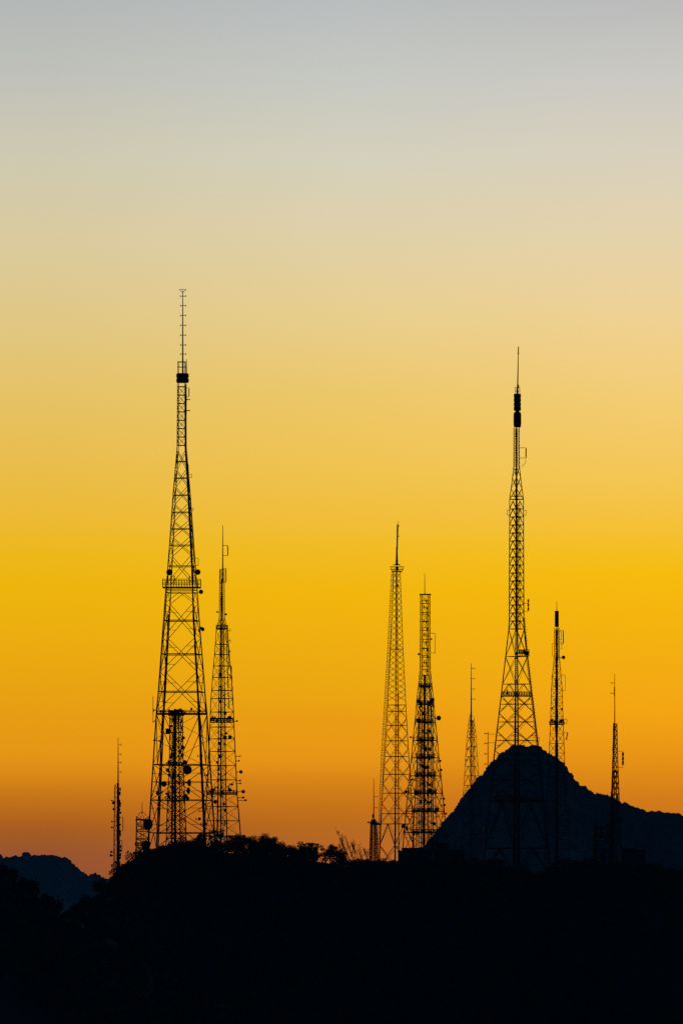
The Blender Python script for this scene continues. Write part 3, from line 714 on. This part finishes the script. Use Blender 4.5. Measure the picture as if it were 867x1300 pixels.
# ------------------------------------------------------------------ buildings
def shelter(label, px0, px1, top, d, depth, steps=(), windows=(), lamp=None, ribs=0):
    s = (d + OFF) / F; cx = (px0 + px1) / 2; x = (cx - CX) * s; w = (px1 - px0) * s
    gz = min(hill_z(x - w / 2, d - depth / 2), hill_z(x + w / 2, d - depth / 2)) - .3
    H_ = CZ + (HZ - top) * s - gz
    o = thing('equipment_building', label, 'building', (x, d + OFF, gz), 'equipment buildings on the ridge')
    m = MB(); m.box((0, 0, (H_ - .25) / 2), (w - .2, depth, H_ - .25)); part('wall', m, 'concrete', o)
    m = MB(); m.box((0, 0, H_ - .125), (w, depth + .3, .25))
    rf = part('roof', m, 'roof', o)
    for (a, b, y) in steps:
        h2 = (top - y) * s; m = MB(); m.box((((a + b) / 2 - cx) * s, 0, H_ + h2 / 2 + .002), ((b - a) * s, depth * .6, h2)); part('parapet', m, 'roof', rf)
    for i in range(ribs):
        m = MB(); m.box((-w / 2 + .4 + (w - .8) * i / (ribs - 1), -depth / 2 - .04, (H_ - .3) / 2), (.12, .08, H_ - .35)); part('rib', m, 'concrete', o)
    for (a, b, y0, y1) in windows:
        m = MB(); m.box((((a + b) / 2 - cx) * s, -depth / 2 - .03, H_ - ((y0 + y1) / 2 - top) * s), ((b - a) * s, .06, (y1 - y0) * s)); wd = part('window', m, 'roof', o)
        m = MB(); m.box((((a + b) / 2 - cx) * s, -depth / 2 - .07, H_ - ((y0 + y1) / 2 - top) * s), ((b - a) * s * .82, .02, (y1 - y0) * s * .82)); part('pane', m, 'glass', wd)
    m = MB(); m.box((w * .3, -depth / 2 - .03, 1.05), (.95, .06, 2.1)); dr = part('door', m, 'roof', o)
    m = MB(); m.box((w * .3 - .36, -depth / 2 - .09, 1.05), (.05, .05, .16)); part('handle', m, 'grey', dr)
    if lamp:
        m = MB(); c = ((lamp[0] - cx) * s, -depth / 2 - .28, H_ - (lamp[1] - top) * s)
        m.box(c, (.34, .12, .34)); m.bar(Vector(c), Vector((c[0], -depth / 2, c[2] + .1)), .07); part('floodlight', m, 'grey', o)
    return o
shelter('flat-roofed ribbed block at foot of the antenna-packed tower, nearer the centre', 504.5, 546, 1080, 688, 5, [(510, 536, 1076.3)], [(515, 521, 1086, 1092), (527, 533, 1086, 1092)], None, 8)
shelter('flat-roofed dark block just left of the small pointed tower', 549, 590, 1079, 696, 5, [(551, 570, 1070)], [(556, 562, 1086, 1092), (572, 578, 1086, 1092)])
shelter('flat-roofed dark block right of the far right mast, pale lamp on its corner', 786, 818.5, 1079, 694, 5, [(788, 806, 1077)], [(793, 798, 1087, 1093)], (812, 1083.5))

# ------------------------------------------------------------------ trees
def leaf_cloud(n, centers, radii, size, flat=1.0):
    k = rng.integers(0, len(centers), n)
    u = rng.normal(size=(n, 3)); u /= np.linalg.norm(u, axis=1)[:, None]
    r_ = radii[k] * rng.random(n) ** .38
    c = centers[k] + u * r_[:, None] * np.array([1, 1, flat])
    a = rng.normal(size=(n, 3)); a /= np.linalg.norm(a, axis=1)[:, None]
    b = np.cross(a, rng.normal(size=(n, 3))); b /= np.linalg.norm(b, axis=1)[:, None]
    s = (size * rng.uniform(.6, 1.4, n))[:, None]
    v = np.stack([c + a * s, c + b * s * .55, c - a * s, c - b * s * .55], 1).reshape(-1, 3)
    return v, np.arange(4 * n).reshape(-1, 4)
TREES = []
for k in range(7):
    nb = 20 + k % 3 * 5; cs = []; rr = []
    spread = (.44, .36, .48, .40, .30, .46, .38)[k]
    while len(cs) < nb:
        p = rng.uniform(-1, 1, 3)
        if np.linalg.norm(p) > 1: continue
        if p[2] < -.55: continue
        airy = k == 2
        q = np.array([p[0] * spread, p[1] * spread, .64 + p[2] * (.27 if airy else .33)])
        cs.append(q); rr.append(rng.uniform(.055, .115) if airy else rng.uniform(.10, .17))
    cs = np.array(cs); rr = np.array(rr)
    zt = (cs[:, 2] + rr).max(); cs[:, 2] += .985 - zt
    v, f = leaf_cloud(4600 if k == 2 else 8000, cs, rr, .016, .85)
    v2, f2 = leaf_cloud(500 if k == 2 else 120, cs, rr * 1.35, .015, .9)
    crown = fast_mesh('crown', np.concatenate([v, v2]), np.concatenate([f, f2 + len(v)]), 'leaf')
    m = MB(); top = Vector((.02, 0, .55))
    m.tube([(0, 0, -.04), (.012, .01, .2), (-.008, 0, .4), top], [.03, .024, .019, .011], 7)
    for c in cs[:12]:
        st = Vector((0, 0, random.uniform(.25, .5))); e = Vector(c)
        m.tube([st, st.lerp(e, .5) + Vector((0, 0, -.03)), e], [.013, .008, .003], 5)
    TREES.append((crown, m.mesh('trunk', 'bark', True), spread + .09))
def tree(label, px, top, width, d, k, group='trees along the ridge', squash=None):
    s = (d + OFF) / F; x = (px - CX) * s; gz = hill_z(x, d)
    h = CZ + (HZ - top) * s - gz
    cr, tr, sp = TREES[k % len(TREES)]
    o = thing('tree', label, 'tree', (x, d + OFF, gz), group)
    w = width * s / (2 * sp)
    o.scale = (w, w, h); o.rotation_euler = (0, 0, random.random() * 6.28)
    link('trunk', tr, o); link('crown', cr, o)
    return o
tl = [
 ('low bushy tree at foot of the small mast standing at far left', 143, 1118, 14, 686, 0), ('small tree on the rising slope just right of the far left mast', 162, 1106, 26, 678, 1),
 ('round tree under left drum of the squat scaffold', 177, 1092, 26, 678, 2), ('tree just right of the squat scaffold base', 193, 1082, 26, 676, 3),
 ('tree at left legs of the tallest tower', 212, 1070, 34, 676, 0), ('tree under the dish-laden column between legs of the tallest tower', 235, 1062, 34, 678, 5),
 ('small tree at right leg of the tallest tower, left of gap-crowned tree', 254, 1055, 20, 690, 1), ('gap-crowned tree with sky showing through, under slim tower beside the tallest', 275, 1050, 32, 691, 2),
 ('tree at right foot of the slim tower beside the tallest', 298, 1057, 30, 690, 0), ('small round tree immediately right of the slim tower foot', 314, 1058, 28, 676, 3),
 ('wide domed tree, highest of the open ridge between tower groups', 333, 1055, 44, 676, 5), ('narrow upright tree right of the wide domed ridge tree', 356, 1066, 19, 678, 4),
 ('low tree in the dip between narrow upright tree and open-crowned tree', 369, 1071, 24, 678, 6), ('broad open-crowned tree with bright gaps beneath, left of the bare saplings', 391, 1067, 44, 692, 2),
 ('round tree ending the ridge row beside the bare saplings', 419, 1071, 30, 686, 3), ('low bush at foot of the bare saplings', 454, 1098, 24, 676, 5),
 ('low tree between stub mast and the ribbed block', 484, 1098, 34, 678, 0), ('domed tree rising behind roofs of the two central blocks', 557, 1067, 28, 712, 3),
 ('dark tree at foot of the small pointed tower', 603, 1099, 30, 676, 1), ('round tree between left and centre legs of the second tallest tower', 629, 1088, 30, 684, 5),
 ('low tree by centre leg of the second tallest tower', 661, 1104, 30, 680, 6), ('round tree at foot of the black-cored narrow tower', 716, 1089, 30, 682, 2),
 ('low tree left of the low antenna frame', 739, 1095, 26, 682, 4), ('low tree at foot of the low antenna frame', 764, 1097, 28, 680, 0),
 ('small round tree right of the dark block with pale lamp', 836, 1101, 18, 684, 3), ('low tree nearest the right edge of the picture', 856, 1112, 26, 682, 5)]
for i, a in enumerate(tl): tree(*a)
ll = [('topmost tree of the left edge black slope', 4, 1094, 18, 556, 2), ('second tree down the left edge black slope', 17, 1101, 16, 558, 1), ('third tree down the left edge black slope', 29, 1113, 18, 556, 3),
      ('fourth tree down the left edge black slope', 43, 1122, 20, 557, 0), ('fifth tree down the left edge black slope', 56, 1132, 16, 558, 4), ('lowest tree of the left edge black slope', 72, 1143, 22, 556, 5),
      ('tree in the notch between left slope and tower ridge', 104, 1143, 30, 676, 0), ('tree just above the notch, left of the far left mast', 126, 1133, 24, 678, 3)]
for a in ll: tree(*a, group='trees beside the left valley')

# the unbroken black canopy of both slopes
vv = []; ff = []; off = 0
def clump(x, d, h, w):
    global off
    nb = 9; c = np.stack([rng.uniform(-w, w, nb), rng.uniform(-w, w, nb), rng.uniform(h * .35, h * .85, nb)], 1); r_ = rng.uniform(.22, .4, nb) * w * (1.25 if d > 668 else 1)
    v, f = leaf_cloud(1300 if d > 668 else 560, c, r_, .2)
    vv.append(v + np.array([x, d + OFF, hill_z(x, d)])); ff.append(f + off); off += len(v)
d = 582.0
while d < 690:
    x = -82.0 + random.random() * 3
    while x < 82:
        xx, dd = x + random.uniform(-1.5, 1.5), d + random.uniform(-2, 2)
        cap = (1.3 if xx > -1 else 2.2) + .085 * max(0, 684 - dd)         # the scrub is lower towards the crest, where the trees stand out of it
        clump(xx, dd, min(6.0, cap) * random.uniform(.75, 1.1), 2.6); x += 4.6
    d += 5.2
for px in range(152, 236, 5):                    # low scrub closing the crest left of the tallest tower
    for dd in (676, 682):
        clump((px + random.uniform(-2, 2) - CX) * 1380 / F, dd, random.uniform(1.7, 2.5), 1.3)
d = 512.0
while d < 580:
    x = -74.0
    while x < 14:
        clump(x + random.uniform(-1, 1), d, random.uniform(1.6, 2.4) if d > 545 else 4.0, 2.2); x += 3.6
    d += 4.5
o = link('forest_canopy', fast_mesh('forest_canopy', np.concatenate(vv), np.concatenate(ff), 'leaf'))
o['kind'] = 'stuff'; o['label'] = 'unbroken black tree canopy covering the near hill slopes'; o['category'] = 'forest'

# bare saplings
def sapling(label, base, tip, d, n, seed):
    rd = random.Random(seed); s = (d + OFF) / F
    x = (base[0] - CX) * s; gz = hill_z(x, d)
    o = thing('bare_sapling', label, 'sapling', (x, d + OFF, gz), 'bare saplings')
    tipv = Vector(((tip[0] - base[0]) * s, 0, CZ + (HZ - tip[1]) * s - gz)); lo = Vector((0, 0, 0))
    m = MB(); pts = [lo.lerp(tipv, f) + Vector((rd.uniform(-.06, .06) + .35 * math.sin(f * 3.1) * .4, rd.uniform(-.1, .1), 0)) for f in frange(0, 1, 6)]
    m.tube(pts, [.085 * (1 - .72 * i / 6) for i in range(7)], 5); part('stem', m, 'bark', o)
    for k in range(n):
        f = rd.uniform(.25, .95); p = lo.lerp(tipv, f); ln = rd.uniform(.9, 2.5) * (1.12 - f)
        sd = rd.choice((-1, 1)); dr = Vector((sd * rd.uniform(.1, .62), rd.uniform(-.5, .5), rd.uniform(.5, 1.0))) + tipv.normalized() * .5
        b = MB(); q = p + dr * ln
        b.tube([p, p.lerp(q, .5) + Vector((sd * .08, 0, 0)), q], [.042, .034, .018], 4)
        for j in range(4):
            g = p.lerp(q, rd.uniform(.3, 1)); e = g + Vector((rd.uniform(-.3, .3), rd.uniform(-.3, .3), rd.uniform(.15, .5)))
            b.tube([g, e], [.028, .018], 4)
        part('branch', b, 'bark', o)
sapling('tallest bare sapling leaning left on the skyline right of the leafy ridge trees', (447, 1103), (425, 1050), 692, 22, 1)
sapling('middle bare sapling leaning left, between the tallest one and the stub mast', (459, 1103), (446, 1069), 694, 18, 2)
sapling('short upright bare sapling nearest the stub mast', (467, 1103), (463, 1077), 693, 12, 3)
sapling('low twiggy bare sapling beneath the tallest leaning one', (443, 1103), (430, 1073), 690, 16, 4)

sapling('thin straight bare sapling between the tallest leaning one and the middle one', (452, 1103), (437, 1061), 695, 14, 6)
sapling('faint wispy bare sapling just left of the short upright one', (461, 1103), (454, 1072), 696, 10, 7)

# ------------------------------------------------------------------ haze
m = bpy.data.materials.new('haze_air'); m.use_nodes = True
for n in list(m.node_tree.nodes):
    if n.type == 'BSDF_PRINCIPLED': m.node_tree.nodes.remove(n)
pv = m.node_tree.nodes.new('ShaderNodeVolumePrincipled')
pv.inputs['Color'].default_value = (0.08, 0.50, 0.88, 1); pv.inputs['Density'].default_value = HAZE; pv.inputs['Anisotropy'].default_value = 0.0
m.node_tree.links.new(pv.outputs[0], [n for n in m.node_tree.nodes if n.type == 'OUTPUT_MATERIAL'][0].inputs['Volume'])
M['haze'] = m
mb = MB(); mb.box((0, 4550, 114), (18400, 14500, 230))
hz = link('haze', mb.mesh('haze', 'haze')); hz['kind'] = 'stuff'; hz['label'] = 'thin blue evening haze over the valley and hills'; hz['category'] = 'haze'
print('OBJECT COUNT', len(bpy.data.objects), 'tris', sum(len(me.polygons) for me in bpy.data.meshes) * 2)
